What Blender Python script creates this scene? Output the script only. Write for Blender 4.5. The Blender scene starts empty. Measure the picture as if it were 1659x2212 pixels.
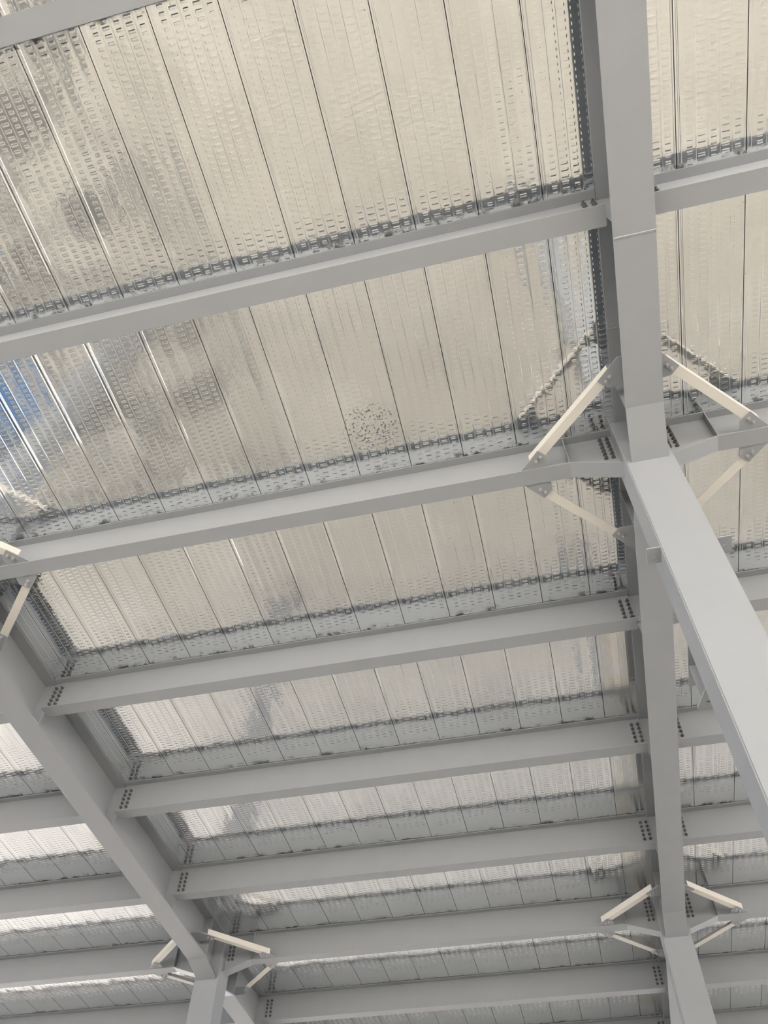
import bpy, bmesh, math, random
from mathutils import Vector, Matrix

random.seed(7)
S = bpy.context.scene
COL = S.collection
H = 8.1                                   # height of the metal deck soffit above the floor

# ------------------------------------------------------------------ camera
cam_d = bpy.data.cameras.new('camera')
cam = bpy.data.objects.new('camera', cam_d)
COL.objects.link(cam)
R = ((0.972652, 0.230946, 0.024736),
     (-0.174612, 0.797281, -0.577801),
     (-0.153162, 0.55768, 0.815803))
right, down, fwd = (Vector(r).normalized() for r in R)
cam.matrix_world = Matrix(((right.x, -down.x, -fwd.x, -1.220315),
                           (right.y, -down.y, -fwd.y, -4.105308),
                           (right.z, -down.z, -fwd.z, H - 6.573089),
                           (0, 0, 0, 1)))
cam_d.sensor_fit = 'VERTICAL'
cam_d.sensor_height = 36.0
cam_d.lens = 36.0 * 1742.158 / 2212.0
cam_d.clip_start = 0.05
cam_d.clip_end = 500
S.camera = cam

# ------------------------------------------------------------------ daylight: bright hazy sky
SKY_STRENGTH = 1.8
EXPOSURE = -0.22
world = bpy.data.worlds.new('overcast_sky')
S.world = world
world.use_nodes = True
wn = world.node_tree
wn.nodes.clear()
w_out = wn.nodes.new('ShaderNodeOutputWorld')
w_bg = wn.nodes.new('ShaderNodeBackground')
w_tc = wn.nodes.new('ShaderNodeTexCoord')
w_sep = wn.nodes.new('ShaderNodeSeparateXYZ')
w_map = wn.nodes.new('ShaderNodeMapRange')
w_ramp = wn.nodes.new('ShaderNodeValToRGB')
wn.links.new(w_tc.outputs['Generated'], w_sep.inputs[0])
wn.links.new(w_sep.outputs['Y'], w_map.inputs['Value'])
w_map.inputs['From Min'].default_value = -1.0
w_map.inputs['From Max'].default_value = 1.0
wn.links.new(w_map.outputs[0], w_ramp.inputs['Fac'])
w_ramp.color_ramp.elements[0].position = 0.0
w_ramp.color_ramp.elements[0].color = (1.0, 0.97, 0.92, 1)      # hazy bright side of the sky
w_ramp.color_ramp.elements[1].position = 1.0
w_ramp.color_ramp.elements[1].color = (0.16, 0.36, 0.80, 1)     # blue side of the sky
_e = w_ramp.color_ramp.elements.new(0.5)
_e.color = (0.30, 0.50, 0.85, 1)
wn.links.new(w_ramp.outputs['Color'], w_bg.inputs['Color'])
w_bg.inputs['Strength'].default_value = SKY_STRENGTH
wn.links.new(w_bg.outputs[0], w_out.inputs['Surface'])

sun_d = bpy.data.lights.new('sun', 'SUN')
sun_d.energy = 42.0
sun_d.color = (1.0, 0.945, 0.875)
sun_d.angle = math.radians(4.0)             # hazy sun, high behind the camera
sun = bpy.data.objects.new('sun', sun_d)
COL.objects.link(sun)
sun.rotation_euler = Vector((0.10, 0.42, -0.90)).to_track_quat('-Z', 'Y').to_euler()

S.view_settings.view_transform = 'Standard'
S.view_settings.look = 'None'
S.view_settings.gamma = 1.0
S.view_settings.use_curve_mapping = False
S.view_settings.exposure = EXPOSURE
S.cycles.use_denoising = True
S.cycles.max_bounces = 10
S.cycles.diffuse_bounces = 6
S.cycles.glossy_bounces = 6
S.cycles.sample_clamp_indirect = 8.0

# ------------------------------------------------------------------ materials
def new_mat(name):
    m = bpy.data.materials.new(name)
    m.use_nodes = True
    nt = m.node_tree
    b = nt.nodes['Principled BSDF']
    return m, nt, b


class NT:
    """small helper for building math node chains"""
    def __init__(self, nt):
        self.nt = nt

    def n(self, t, **kw):
        x = self.nt.nodes.new(t)
        for k, v in kw.items():
            setattr(x, k, v)
        return x

    def put(self, sock, v):
        if isinstance(v, bpy.types.NodeSocket):
            self.nt.links.new(v, sock)
        else:
            sock.default_value = v

    def m(self, op, a, b=0.0, c=0.0):
        x = self.n('ShaderNodeMath', operation=op)
        self.put(x.inputs[0], a)
        self.put(x.inputs[1], b)
        self.put(x.inputs[2], c)
        return x.outputs[0]

    def rng(self, v, a, b, c=0.0, d=1.0, smooth=True):
        x = self.n('ShaderNodeMapRange')
        if smooth:
            x.interpolation_type = 'SMOOTHSTEP'
        self.put(x.inputs['Value'], v)
        x.inputs['From Min'].default_value = a
        x.inputs['From Max'].default_value = b
        x.inputs['To Min'].default_value = c
        x.inputs['To Max'].default_value = d
        return x.outputs[0]

    def noise(self, vec, scale, detail=2.0, rough=0.5):
        x = self.n('ShaderNodeTexNoise')
        if vec is not None:
            self.put(x.inputs['Vector'], vec)
        x.inputs['Scale'].default_value = scale
        x.inputs['Detail'].default_value = detail
        x.inputs['Roughness'].default_value = rough
        return x.outputs['Fac']

    def mix(self, f, a, b):
        x = self.n('ShaderNodeMix', data_type='RGBA')
        self.put(x.inputs[0], f)
        self.put(x.inputs[6], a)
        self.put(x.inputs[7], b)
        return x.outputs[2]

    def pos(self):
        return self.n('ShaderNodeNewGeometry').outputs['Position']


def paint(name, c, rough=0.42, var=0.05, bump=0.0006):
    m, nt, b = new_mat(name)
    t = NT(nt)
    p = t.pos()
    f = t.noise(p, 3.0, 4.0, 0.6)
    col = t.mix(f, tuple(x * (1 - var) for x in c) + (1,), tuple(min(1, x * (1 + var)) for x in c) + (1,))
    nt.links.new(col, b.inputs['Base Color'])
    b.inputs['Roughness'].default_value = rough
    b.inputs['Specular IOR Level'].default_value = 0.35
    bp = t.n('ShaderNodeBump')
    bp.inputs['Distance'].default_value = bump
    bp.inputs['Strength'].default_value = 0.5
    nt.links.new(t.noise(p, 60.0, 2.0), bp.inputs['Height'])
    nt.links.new(bp.outputs[0], b.inputs['Normal'])
    return m


M_STEEL = paint('grey_steel_paint', (0.258, 0.276, 0.304))
M_BRACE = paint('pale_brace_paint', (0.56, 0.55, 0.525), 0.4)
M_BOLT = paint('dark_bolt_steel', (0.10, 0.10, 0.105), 0.5)
M_NUT = paint('painted_bolt', (0.30, 0.305, 0.315), 0.45)

PITCH, X0 = 0.507, -5.113                 # deck sheet width, one known seam
BEAM_Y = (-4.245, -2.165, 0.0, 2.0, 4.005, 6.01, 8.0, 10.03, 12.03)


def deck_material():
    m, nt, b = new_mat('galvanised_deck')
    t = NT(nt)
    p = t.pos()
    sep = t.n('ShaderNodeSeparateXYZ')
    nt.links.new(p, sep.inputs[0])
    X, Y = sep.outputs['X'], sep.outputs['Y']
    s = t.m('DIVIDE', t.m('SUBTRACT', X, X0), PITCH)
    sid = t.m('FLOOR', s)
    u = t.m('MULTIPLY', t.m('FRACT', s), PITCH)                      # metres from the seam
    c = t.m('DIVIDE', t.m('SUBTRACT', u, 0.055), 0.087)              # five embossed columns
    cid = t.m('FLOOR', c)
    cu = t.m('FRACT', c)
    inside = t.m('MULTIPLY', t.m('GREATER_THAN', c, 0.0), t.m('LESS_THAN', c, 5.0))
    odd = t.m('MODULO', t.m('ADD', cid, 20.0), 2.0)
    half = t.m('ADD', 0.27, t.m('MULTIPLY', odd, 0.08))
    du = t.m('ABSOLUTE', t.m('SUBTRACT', cu, 0.5))
    mu = t.rng(t.m('SUBTRACT', half, du), 0.0, 0.09)
    off = t.m('ADD', t.m('MULTIPLY', cid, 0.37), t.m('MULTIPLY', sid, 0.21))
    v = t.m('FRACT', t.m('ADD', t.m('DIVIDE', Y, 0.048), off))
    dv = t.m('ABSOLUTE', t.m('SUBTRACT', v, 0.5))
    mv = t.rng(dv, 0.30, 0.05)
    patch = t.rng(t.noise(p, 1.3, 3.0), 0.28, 0.52, 0.25, 1.0)
    dash = t.m('MULTIPLY', t.m('MULTIPLY', mu, mv), t.m('MULTIPLY', inside, patch))
    edge = t.m('MULTIPLY', t.m('MULTIPLY', t.m('GREATER_THAN', X, -0.548), t.m('LESS_THAN', X, 0.0)), t.m('GREATER_THAN', Y, 2.0))
    dash = t.m('MULTIPLY', dash, t.m('SUBTRACT', 1.0, t.m('MULTIPLY', edge, 0.75)))
    # broad buckling of the thin sheet
    mp = t.n('ShaderNodeMapping')
    nt.links.new(p, mp.inputs['Vector'])
    mp.inputs['Scale'].default_value = (1.0, 0.55, 1.0)
    wav = t.noise(mp.outputs[0], 4.5, 2.0, 0.5)
    fine = t.noise(p, 26.0, 2.0, 0.55)
    hgt = t.m('ADD', t.m('MULTIPLY', dash, 0.0014),
              t.m('ADD', t.m('MULTIPLY', wav, 0.0040), t.m('MULTIPLY', fine, 0.00045)))
    bp = t.n('ShaderNodeBump')
    bp.inputs['Strength'].default_value = 1.0
    bp.inputs['Distance'].default_value = 1.0
    nt.links.new(hgt, bp.inputs['Height'])
    nt.links.new(bp.outputs[0], b.inputs['Normal'])
    # tone differs a little sheet to sheet and with the spangle
    wn_ = t.n('ShaderNodeTexWhiteNoise', noise_dimensions='1D')
    nt.links.new(sid, wn_.inputs['W'])
    sp = t.noise(p, 9.0, 5.0, 0.65)
    tone = t.m('ADD', t.m('MULTIPLY', wn_.outputs['Value'], 0.10), t.m('MULTIPLY', sp, 0.22))
    base = t.mix(tone, (0.90, 0.925, 0.94, 1), (0.62, 0.645, 0.66, 1))
    base = t.mix(t.m('MULTIPLY', edge, t.rng(t.noise(p, 3.2, 3.0, 0.6), 0.35, 0.70, 0.05, 0.55)), base, (0.80, 0.72, 0.56, 1))
    # black smears where each sheet end meets a beam flange
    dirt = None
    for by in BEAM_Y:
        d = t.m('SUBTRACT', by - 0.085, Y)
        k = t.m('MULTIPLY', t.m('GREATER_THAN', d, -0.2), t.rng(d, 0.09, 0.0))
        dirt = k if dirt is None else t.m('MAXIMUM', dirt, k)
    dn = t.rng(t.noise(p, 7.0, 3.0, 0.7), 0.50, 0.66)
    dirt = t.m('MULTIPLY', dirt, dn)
    # speckled soiled spot in the second bay from the camera
    dx = t.m('SUBTRACT', X, -2.35)
    dy = t.m('SUBTRACT', Y, -0.57)
    rr = t.m('SQRT', t.m('ADD', t.m('MULTIPLY', dx, dx), t.m('MULTIPLY', dy, dy)))
    spot = t.m('MULTIPLY', t.rng(rr, 0.34, 0.16), t.rng(t.noise(p, 38.0, 2.0, 0.6), 0.56, 0.62))
    stain = t.rng(t.noise(p, 22.0, 3.0, 0.6), 0.735, 0.78)
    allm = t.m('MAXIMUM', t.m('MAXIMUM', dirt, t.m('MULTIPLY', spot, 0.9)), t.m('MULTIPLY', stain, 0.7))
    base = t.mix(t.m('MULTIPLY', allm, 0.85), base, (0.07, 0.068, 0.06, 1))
    nt.links.new(base, b.inputs['Base Color'])
    b.inputs['Metallic'].default_value = 1.0
    nt.links.new(t.m('ADD', t.m('ADD', 0.05, t.m('MULTIPLY', sp, 0.08)), t.m('ADD', t.m('MULTIPLY', allm, 0.35), t.m('MULTIPLY', edge, 0.10))), b.inputs['Roughness'])
    return m


def floor_material():
    m, nt, b = new_mat('concrete_floor')
    t = NT(nt)
    p = t.pos()
    sep = t.n('ShaderNodeSeparateXYZ')
    nt.links.new(p, sep.inputs[0])
    X, Y = sep.outputs['X'], sep.outputs['Y']
    n1 = t.rng(t.noise(p, 0.55, 6.0, 0.68), 0.30, 0.70, smooth=False)
    base = t.mix(n1, (0.55, 0.505, 0.44, 1), (0.81, 0.76, 0.685, 1))
    base = t.mix(t.rng(Y, 5.0, 17.0), base, t.mix(n1, (0.58, 0.55, 0.515, 1), (0.84, 0.80, 0.75, 1)))
    base = t.mix(t.m('MULTIPLY', t.rng(X, -9.5, -13.0), t.rng(Y, 6.0, 10.0)), base, (0.90, 0.85, 0.80, 1))  # paler floor, painted in as a sunlit area for the deck to mirror
    # dark patches added on the unseen left floor, mirrored in the deck as clutter
    left = t.rng(X, -5.0, -7.5)
    refl_dark = t.m('MULTIPLY', left, t.m('MULTIPLY', t.rng(Y, 6.0, 3.5), t.rng(t.noise(p, 0.75, 4.0, 0.65), 0.44, 0.56)))
    base = t.mix(t.m('MULTIPLY', refl_dark, 0.85), base, (0.11, 0.115, 0.12, 1))
    # blue patch added on the unseen floor to tint the deck's reflection
    bl = t.m('MULTIPLY', t.m('MULTIPLY', t.rng(X, -10.1, -10.3), t.rng(X, -12.9, -12.7)),
             t.m('MULTIPLY', t.rng(Y, 0.2, 0.5), t.rng(Y, 2.6, 2.3)))
    bl = t.m('MULTIPLY', bl, t.rng(t.noise(p, 1.6, 4.0, 0.7), 0.36, 0.56))
    base = t.mix(bl, base, (0.10, 0.27, 0.58, 1))
    nt.links.new(base, b.inputs['Base Color'])
    b.inputs['Roughness'].default_value = 0.85
    return m


M_GAP = paint('sheet_gap_grime_shade', (0.10, 0.098, 0.09), 0.7)
M_DECK = deck_material()
M_FLOOR = floor_material()

# ------------------------------------------------------------------ mesh helpers
def prism(bm, pts, vec):
    """solid from a planar polygon swept by vec"""
    vec = Vector(vec)
    a = [bm.verts.new(Vector(p)) for p in pts]
    b = [bm.verts.new(Vector(p) + vec) for p in pts]
    n = len(pts)
    f = [bm.faces.new(a), bm.faces.new(list(reversed(b)))]
    for i in range(n):
        f.append(bm.faces.new((a[i], b[i], b[(i + 1) % n], a[(i + 1) % n])))
    bmesh.ops.recalc_face_normals(bm, faces=f)
    return f


def box(bm, x0, x1, y0, y1, z0, z1):
    return prism(bm, [(x0, y0, z0), (x1, y0, z0), (x1, y1, z0), (x0, y1, z0)], (0, 0, z1 - z0))


def mesh(name, bm, mat):
    me = bpy.data.meshes.new(name)
    bm.to_mesh(me)
    bm.free()
    me.materials.append(mat)
    return me


def obj(name, me, parent=None, loc=(0, 0, 0)):
    o = bpy.data.objects.new(name, me)
    COL.objects.link(o)
    o.location = loc
    if parent is not None:
        o.parent = parent
    return o


def thing(name, label, cat, loc, group=None):
    o = bpy.data.objects.new(name, None)
    COL.objects.link(o)
    o.location = loc
    o.empty_display_size = 0.2
    o['label'] = label
    o['category'] = cat
    o['kind'] = 'thing'
    if group:
        o['group'] = group
    return o


def dup(root, loc, label):
    r = root.copy()
    COL.objects.link(r)
    r.location = loc
    r['label'] = label
    for ch in list(root.children):
        c = ch.copy()
        COL.objects.link(c)
        c.parent = r
        for g in list(ch.children):
            d = g.copy()
            COL.objects.link(d)
            d.parent = c
    return r


def hexbolt(axis, length=0.020, r=0.017):
    """hexagon head on a washer; axis 'y' points to -Y, axis 'z' points down"""
    bm = bmesh.new()
    def ring(rad, n, d0, d1, ph=0.0):
        pts = []
        for i in range(n):
            a = 2 * math.pi * i / n + ph
            if axis == 'y':
                pts.append((rad * math.cos(a), -d0, rad * math.sin(a)))
            else:
                pts.append((rad * math.cos(a), rad * math.sin(a), -d0))
        prism(bm, pts, (0, -(d1 - d0), 0) if axis == 'y' else (0, 0, -(d1 - d0)))
    ring(r * 1.25, 14, 0.0, 0.004)
    ring(r, 6, 0.004, length, 0.4)
    ring(r * 0.6, 10, length, length + 0.014)
    return mesh('bolt', bm, M_BOLT if axis == 'y' else M_NUT)


BOLT_Y = hexbolt('y')
BOLT_Z = hexbolt('z', 0.016, 0.015)

# ------------------------------------------------------------------ setting: floor and metal deck
bm = bmesh.new()
box(bm, -120, 120, -120, 120, -0.3, 0.0)
fl = obj('floor', mesh('floor', bm, M_FLOOR))
fl['kind'] = 'structure'

DX0, DX1, DY0, DY1 = -34.0, 30.0, -17.0, 46.0
# soffit section of one sheet: (distance from the seam, height); the flats between creases tilt a little
def sheet_section(rnd):
    def crease(u, b, h=-0.0012, w=0.0050):
        return [(u - w, b), (u - w * 0.35, b + h), (u + w * 0.35, b + h), (u + w, b)]
    j = lambda: rnd.uniform(-0.0011, 0.0011)
    p_ = [(0.0, 0.030), (0.003, 0.030), (0.0031, 0.0)]
    p_ += crease(0.016, 0.0, 0.0011, 0.004) + crease(0.034, 0.0, -0.0014, 0.0045)
    for q in range(1, 5):
        p_ += crease(0.055 + 0.087 * q, j(), -0.0012 if q % 2 else -0.0009)
    p_ += crease(0.494, 0.0, -0.0013, 0.0045) + [(0.5039, 0.0)]
    return p_
rnd_deck = random.Random(21)
bm = bmesh.new()
xs = []
k0 = math.floor((DX0 - X0) / PITCH)
k1 = math.ceil((DX1 - X0) / PITCH)
for k in range(k0, k1):
    for u, h in sheet_section(rnd_deck):
        xs.append((X0 + k * PITCH + u, H + 0.0035 + h))
xs.append((X0 + k1 * PITCH, H + 0.033))
va = [bm.verts.new((x, DY0, z)) for x, z in xs]
vb = [bm.verts.new((x, DY1, z)) for x, z in xs]
for i in range(len(xs) - 1):
    f_ = bm.faces.new((va[i], vb[i], vb[i + 1], va[i + 1]))
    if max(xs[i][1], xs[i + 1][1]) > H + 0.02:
        f_.material_index = 1               # gap between two sheets: grime, with its shadow painted in
xa, xb = xs[0][0], xs[-1][0]
zt = H + 0.14
ta = [bm.verts.new((xa, DY0, zt)), bm.verts.new((xb, DY0, zt))]
tb = [bm.verts.new((xa, DY1, zt)), bm.verts.new((xb, DY1, zt))]
bm.faces.new((ta[0], ta[1], tb[1], tb[0]))
bm.faces.new([ta[0]] + va + [ta[1]])
bm.faces.new([tb[1]] + list(reversed(vb)) + [tb[0]])
bm.faces.new((va[0], ta[0], tb[0], vb[0]))
bm.faces.new((va[-1], vb[-1], tb[1], ta[1]))
bmesh.ops.recalc_face_normals(bm, faces=bm.faces)
cl = obj('ceiling', mesh('ceiling', bm, M_DECK))
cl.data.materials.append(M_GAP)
cl['kind'] = 'structure'

# ------------------------------------------------------------------ plain cross beams (7 m between girders)
SPAN = 7.003
HB, WB, TF, TW = 0.44, 0.0815, 0.012, 0.005
GL = 0.009                                 # gusset plates sit this far above the flange underside


def flange_strip(bm, line, hw, t, axis):
    """plate following a bent line; line = [(s, z of the underside)], axis 'x' or 'y'"""
    for (s0, z0), (s1, z1) in zip(line[:-1], line[1:]):
        if axis == 'x':
            prism(bm, [(s0, -hw, z0), (s1, -hw, z1), (s1, -hw, z1 + t), (s0, -hw, z0 + t)], (0, 2 * hw, 0))
        else:
            prism(bm, [(-hw, s0, z0), (-hw, s1, z1), (-hw, s1, z1 + t), (-hw, s0, z0 + t)], (2 * hw, 0, 0))


def build_plain_beam(label, loc):
    t = thing('cross_beam', label, 'beam', loc, 'grey cross beams under the deck')
    a, b = 0.163, SPAN - 0.163
    bm = bmesh.new()
    box(bm, a, b, -WB, WB, -TF, 0)
    obj('top_flange', mesh('top_flange', bm, M_STEEL), t)
    bm = bmesh.new()
    prism(bm, [(a, -TW, -TF), (b, -TW, -TF), (b, -TW, -HB + TF), (a, -TW, -HB + TF)], (0, 2 * TW, 0))
    obj('web', mesh('web', bm, M_STEEL), t)
    bm = bmesh.new()
    box(bm, a - 0.004, b + 0.004, -WB, WB, -HB, -HB + TF)
    obj('bottom_flange', mesh('bottom_flange', bm, M_STEEL), t)
    for x in (0.192, 0.265, SPAN - 0.192, SPAN - 0.265):
        for i in range(5):
            obj('bolt', BOLT_Y, t, (x, -TW, -0.098 - 0.060 * i))
    return t


# ------------------------------------------------------------------ deeper frame beams that run into the columns
CF = 0.200                                 # half width of the box columns
HAUNCH = 0.585


def build_frame_beam(label, loc):
    t = thing('frame_beam', label, 'beam', loc, 'haunched beams meeting the columns')
    a, b = CF, SPAN - CF
    k0_, k1_ = 0.632, SPAN - 0.632
    bm = bmesh.new()
    box(bm, a, b, -0.079, 0.079, -TF, 0)
    obj('top_flange', mesh('top_flange', bm, M_STEEL), t)
    bm = bmesh.new()
    prism(bm, [(a, -TW, -TF), (b, -TW, -TF), (b, -TW, -HAUNCH + TF), (k1_, -TW, -HB + TF),
               (k0_, -TW, -HB + TF), (a, -TW, -HAUNCH + TF)], (0, 2 * TW, 0))
    obj('web', mesh('web', bm, M_STEEL), t)
    bm = bmesh.new()
    flange_strip(bm, [(a, -HAUNCH), (k0_, -HB), (k1_, -HB), (b, -HAUNCH)], 0.079, TF, 'x')
    obj('bottom_flange', mesh('bottom_flange', bm, M_STEEL), t)
    for x in (k0_ + 0.006, k1_ - 0.006):
        for s in (-1, 1):
            bm = bmesh.new()
            y0, y1 = sorted((s * TW, s * 0.078))
            box(bm, x - 0.004, x + 0.004, y0, y1, -HB + TF, -TF)
            obj('stiffener', mesh('stiffener', bm, M_STEEL), t)
    for x in (0.245, 0.308, SPAN - 0.245, SPAN - 0.308):
        for i in range(6):
            obj('bolt', BOLT_Y, t, (x, -TW, -0.060 - 0.0615 * i))
    for sx in (0, 1):
        for sy in (-1, 1):
            pts = [(1.062, 0.079), (0.900, 0.258), (0.815, 0.178), (0.820, 0.079)]
            pts = [((SPAN - x) if sx else x, sy * y, -HB + GL) for x, y in pts]
            bm = bmesh.new()
            prism(bm, pts, (0, 0, 0.010))
            obj('gusset_plate', mesh('gusset_plate', bm, M_STEEL), t)
    return t


# ------------------------------------------------------------------ girders along the hall
HG, WG, TG = 0.61, 0.1525, 0.016
CY0, CY1 = -0.145, 0.195                   # near and far faces of a column relative to its frame beam line


def build_girder(label, loc, fins, extras=False):
    """one girder length between two columns; local y runs from the frame line at 0 to the next at 8"""
    t = thing('main_girder', label, 'girder', loc, 'deep main girders along the hall')
    a, b = CY1, 8.0 + CY0
    k0_, k1_ = 0.632, 8.0 - 0.620
    HH = 0.71
    bm = bmesh.new()
    box(bm, -WG, WG, a, b, -TG, 0)
    obj('top_flange', mesh('top_flange', bm, M_STEEL), t)
    bm = bmesh.new()
    prism(bm, [(-0.006, a, -TG), (-0.006, b, -TG), (-0.006, b, -HH + TG), (-0.006, k1_, -HG + TG),
               (-0.006, k0_, -HG + TG), (-0.006, a, -HH + TG)], (0.012, 0, 0))
    obj('web', mesh('web', bm, M_STEEL), t)
    bm = bmesh.new()
    flange_strip(bm, [(a, -HH), (k0_, -HG), (k1_, -HG), (b, -HH)], WG, TG, 'y')
    obj('bottom_flange', mesh('bottom_flange', bm, M_STEEL), t)
    for y in (k0_, k1_):
        for s in (-1, 1):
            x0, x1 = sorted((s * 0.006, s * WG))
            bm = bmesh.new()
            box(bm, x0, x1, y - 0.005, y + 0.005, -HG + TG, -TG)
            obj('stiffener', mesh('stiffener', bm, M_STEEL), t)
    for y in fins:
        for s in (-1, 1):
            pts = [(0.006, -TG), (0.150, -TG), (0.156, -0.030), (0.300, -0.030), (0.300, -0.410), (0.158, -0.424),
                   (0.158, -0.455), (0.148, -0.575), (0.148, -HG + TG), (0.006, -HG + TG)]
            bm = bmesh.new()
            prism(bm, [(s * x, y + TW + 0.001, z) for x, z in pts], (0, 0.009, 0))
            obj('fin_plate', mesh('fin_plate', bm, M_STEEL), t)
    for yc, sy in ((0.0, 1), (8.0, -1)):
        for s in (-1, 1):
            pts = [(0.006, 1.004), (0.160, 1.003), (0.332, 0.820), (0.262, 0.745), (0.190, 0.742), (0.006, 0.742)]
            bm = bmesh.new()
            prism(bm, [(s * x, yc + sy * y, -HB + GL) for x, y in pts], (0, 0, 0.010))
            obj('gusset_plate', mesh('gusset_plate', bm, M_STEEL), t)
    if extras:                              # ground weld beads across the flanges of the nearest length
        bm = bmesh.new()
        y = 8.0 - 2.035
        prism(bm, [(-WG, y - 0.009, -HG), (-WG, y - 0.005, -HG - 0.004), (-WG, y + 0.005, -HG - 0.004), (-WG, y + 0.009, -HG)],
              (2 * WG, 0, 0))
        obj('weld_bead', mesh('weld_bead', bm, M_STEEL), t)
        bm = bmesh.new()
        y = 8.0 - 1.07
        prism(bm, [(-WG, y - 0.007, -TG), (-WG, y - 0.004, -TG - 0.003), (-WG, y + 0.004, -TG - 0.003), (-WG, y + 0.007, -TG)],
              (WG - 0.006, 0, 0))
        obj('weld_bead', mesh('weld_bead', bm, M_STEEL), t)
    return t


# ------------------------------------------------------------------ box columns
def build_column(label, loc, lugs=False):
    t = thing('steel_column', label, 'column', loc, 'square steel columns')
    bm = bmesh.new()
    box(bm, -CF, CF, CY0, CY1, 0.02, H)
    ed = [e for e in bm.edges if abs(e.verts[0].co.z - e.verts[1].co.z) > 1]
    bmesh.ops.bevel(bm, geom=ed, offset=0.010, segments=3, affect='EDGES')
    obj('shaft', mesh('shaft', bm, M_STEEL), t)
    bm = bmesh.new()
    box(bm, -0.30, 0.30, CY0 - 0.1, CY1 + 0.1, 0.0, 0.02)
    obj('base_plate', mesh('base_plate', bm, M_STEEL), t)
    if lugs:
        for s in (-1, 1):                   # small lug plates with a bolt hole, flush with the near face
            bm = bmesh.new()
            x0, x1 = CF, 0.302
            y0, y1 = CY0, 0.0
            z = H - 1.862
            cx, cy = s * 0.252, -0.062
            outer = [(s * x0, y0), (s * x1, y0), (s * x1, y1), (s * x0, y1)]
            vo = [bm.verts.new((x, y, z)) for x, y in outer]
            vi = [bm.verts.new((cx + 0.010 * math.cos(i * math.pi / 8), cy + 0.010 * math.sin(i * math.pi / 8), z)) for i in range(16)]
            es = [bm.edges.new((vo[i], vo[(i + 1) % 4])) for i in range(4)]
            es += [bm.edges.new((vi[i], vi[(i + 1) % 16])) for i in range(16)]
            bmesh.ops.triangle_fill(bm, edges=es, use_beauty=True)
            g = bmesh.ops.extrude_face_region(bm, geom=list(bm.faces))
            bmesh.ops.translate(bm, verts=[v for v in g['geom'] if isinstance(v, bmesh.types.BMVert)], vec=(0, 0, 0.012))
            bmesh.ops.recalc_face_normals(bm, faces=bm.faces)
            obj('lug_plate', mesh('lug_plate', bm, M_STEEL), t)
        br = bmesh.new()                    # stub bracket on the far face of the shaft
        zt_, zb_ = H - 2.505, H - 2.805
        box(br, -0.192, 0.192, CY1, 0.640, zt_, zt_ + 0.010)
        o = obj('bracket', mesh('bracket_seat', br, M_STEEL), t)
        br = bmesh.new()
        box(br, -0.189, 0.189, 0.428, 0.438, zb_ + 0.014, zt_)
        obj('bracket_web', mesh('bracket_web', br, M_STEEL), o)
        br = bmesh.new()
        prism(br, [(-0.118, CY1, zb_), (-0.214, 0.520, zb_), (-0.214, 0.545, zb_), (0.214, 0.545, zb_), (0.214, 0.520, zb_), (0.118, CY1, zb_)],
              (0, 0, 0.014))
        obj('bracket_foot', mesh('bracket_foot', br, M_STEEL), o)
        br = bmesh.new()
        pts = [(-0.143 + 0.017 * math.cos(i * math.pi / 6), 0.470 + 0.008 * math.sin(i * math.pi / 6), zb_ - 0.0008) for i in range(12)]
        prism(br, pts, (0, 0, 0.0008))
        obj('bolt_hole', mesh('bolt_hole', br, M_BOLT), o)
    return t


# ------------------------------------------------------------------ angle braces across the corners
def build_brace(label, node, sx, sy):
    """angle bar lying on the gussets between a frame beam and a girder; node = column line on the deck"""
    t = thing('corner_brace', label, 'brace', (node[0], node[1], H), 'pale angle braces around the column heads')
    d = Vector((1, -1, 0)).normalized()      # built in the quadrant x<0, y<0 then mirrored
    n = Vector((-1, -1, 0)).normalized()     # outward, away from the column
    c0 = Vector((-0.945, -0.130, -HB + GL + 0.0105))
    c1 = Vector((-0.205, -0.870, -HB + GL + 0.0105))
    w_in, w_out, th, up = 0.030, 0.052, 0.008, 0.072
    def mir(v):
        return (v.x * (-sx), v.y * (-sy), v.z)
    bm = bmesh.new()
    prism(bm, [mir(c0 - n * w_in), mir(c0 + n * w_out), mir(c1 + n * w_out), mir(c1 - n * w_in)], (0, 0, th))
    zz = Vector((0, 0, th))
    prism(bm, [mir(c0 + n * w_out + zz), mir(c0 + n * (w_out - th) + zz), mir(c1 + n * (w_out - th) + zz), mir(c1 + n * w_out + zz)], (0, 0, up))
    obj('angle_bar', mesh('angle_bar', bm, M_BRACE), t)
    for x, y in ((-0.884, -0.190), (-0.924, -0.152), (-0.266, -0.806), (-0.230, -0.844)):
        obj('bolt', BOLT_Z, t, (x * (-sx), y * (-sy), -HB + GL))
    return t


# ------------------------------------------------------------------ assemble: columns and girders
build_column('large pale grey square column, the nearest, running out of the right edge', (0, 0, 0), lugs=True)
build_column('grey square column just past the left edge, carrying the two left edge braces', (-SPAN, 0, 0))
build_column('grey square column far off at the lower right, end of the right girder', (0, 8.0, 0))
build_column('bluish grey square column at the bottom left, under the left girder end', (-SPAN, 8.0, 0))

FINS = [2.0, 4.005, 6.01]
build_girder('nearest right girder, wide pale flange from the top edge to the near column', (0, -8.0, H), [1.9, 3.755, 5.835], extras=True)
build_girder('right girder between the near column and the far right column', (0, 0, H), FINS)
build_girder('right girder continuing beyond the far right column', (0, 8.0, H), [2.03, 4.03])
build_girder('left girder slanting down from the left edge to the bottom left column', (-SPAN, 0, H), FINS)
build_girder('left girder continuing beyond the bottom left column', (-SPAN, 8.0, H), [2.03, 4.03])

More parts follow.
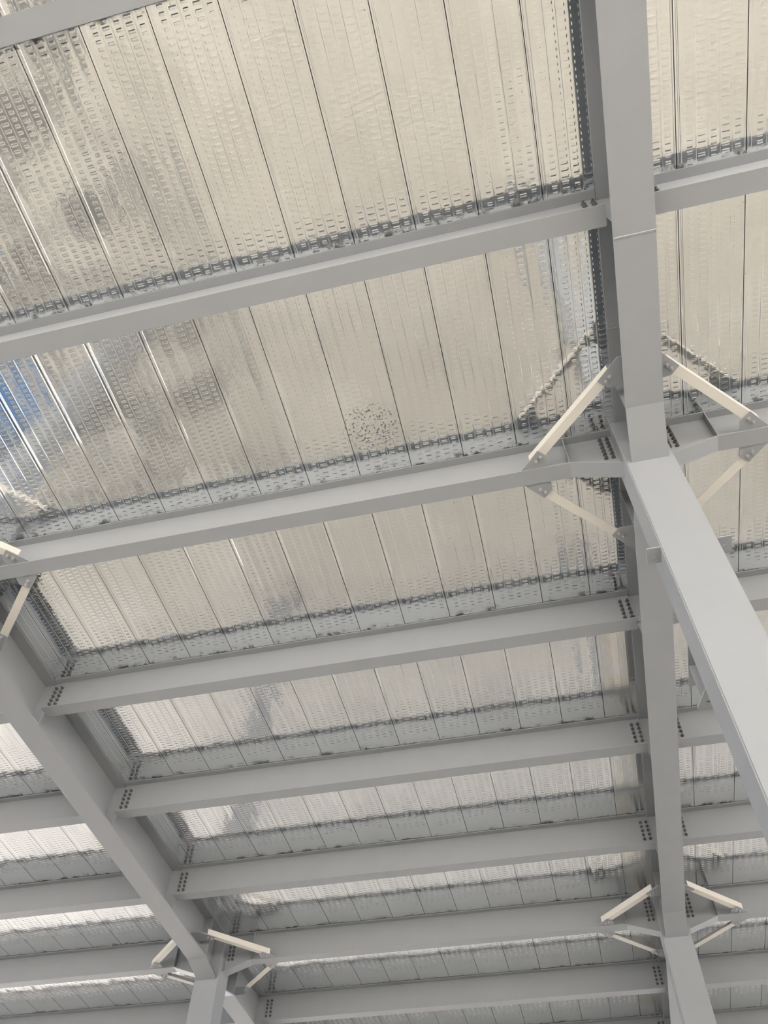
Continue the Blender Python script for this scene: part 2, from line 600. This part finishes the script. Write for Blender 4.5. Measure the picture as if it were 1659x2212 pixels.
# ------------------------------------------------------------------ frame beams
fb = build_frame_beam('haunched beam of the middle bay ending at the near column, pale braces at its ends', (-SPAN, 0, H))
dup(fb, (0, 0, H), 'haunched beam right of the near column, cut by the right edge')
dup(fb, (-SPAN, 8.0, H), 'haunched beam between the bottom left column and the far right column')
dup(fb, (0, 8.0, H), 'haunched beam right of the far right column')
dup(fb, (-2 * SPAN, 8.0, H), 'haunched beam left of the bottom left column, reaching the left edge')

# ------------------------------------------------------------------ plain beams
mid = {
    0: 'pale beam flange cutting across the top left corner, nearest the viewer',
    1: 'plain beam across the upper third, ending at the right girder above the near column',
    3: 'first plain beam beyond the near column in the middle bay',
    4: 'second plain beam beyond the near column in the middle bay',
    5: 'third plain beam beyond the near column in the middle bay, last before the braced beam',
    7: 'plain beam between the two far columns, lowest fully visible one near the bottom edge',
    8: 'lowest beam of the middle bay, only a sliver at the bottom edge',
}
rgt = {
    1: 'plain beam at the right edge, above the near column braces',
    3: 'plain beam right of the near column shaft, first beyond the braced beam',
    4: 'plain beam in the right bay, directly below the stub bracket of the near column',
    5: 'plain beam right of the right girder, behind the near column where it leaves the picture',
    7: 'plain beam right of the far right column, just beyond its braces',
    8: 'lowest beam in the bottom right corner',
}
lft = {
    3: 'beam left of the left girder, topmost there, a grey corner at the left edge',
    4: 'beam left of the left girder, second from the top at the left edge',
    5: 'beam left of the left girder, between two bright deck strips above the braced beam',
    7: 'lowest beam left of the bottom left column, in the bottom left corner',
}
first = None
for table, x in ((mid, -SPAN), (rgt, 0.0), (lft, -2 * SPAN)):
    for k, lab in table.items():
        loc = (x, BEAM_Y[k], H)
        if first is None:
            first = build_plain_beam(lab, loc)
        else:
            dup(first, loc, lab)

# ------------------------------------------------------------------ corner braces
for node, sx, sy, lab in (
        ((0, 0), -1, -1, 'pale brace on the upper left of the near column head, crossing the deck'),
        ((0, 0), 1, -1, 'pale brace on the upper right of the near column head'),
        ((0, 0), -1, 1, 'pale brace on the lower left of the near column head'),
        ((0, 0), 1, 1, 'pale brace on the lower right of the near column head, half hidden by the shaft'),
        ((-SPAN, 0), 1, -1, 'bright brace stub at the left edge, above the left end of the braced beam'),
        ((-SPAN, 0), 1, 1, 'pale brace at the left edge, below the braced beam and onto the left girder'),
        ((0, 8.0), -1, -1, 'bright brace on the upper left of the far right column head'),
        ((0, 8.0), 1, -1, 'bright brace on the upper right of the far right column head'),
        ((0, 8.0), -1, 1, 'thin bright brace on the lower left of the far right column head'),
        ((0, 8.0), 1, 1, 'thin bright brace on the lower right of the far right column head'),
        ((-SPAN, 8.0), -1, -1, 'short bright brace left of the left girder end, above its braced beam'),
        ((-SPAN, 8.0), 1, -1, 'bright brace on the upper right of the bottom left column head'),
        ((-SPAN, 8.0), -1, 1, 'short thin brace on the lower left of the bottom left column head'),
        ((-SPAN, 8.0), 1, 1, 'thin bright brace on the lower right of the bottom left column head')):
    build_brace(lab, node, sx, sy)
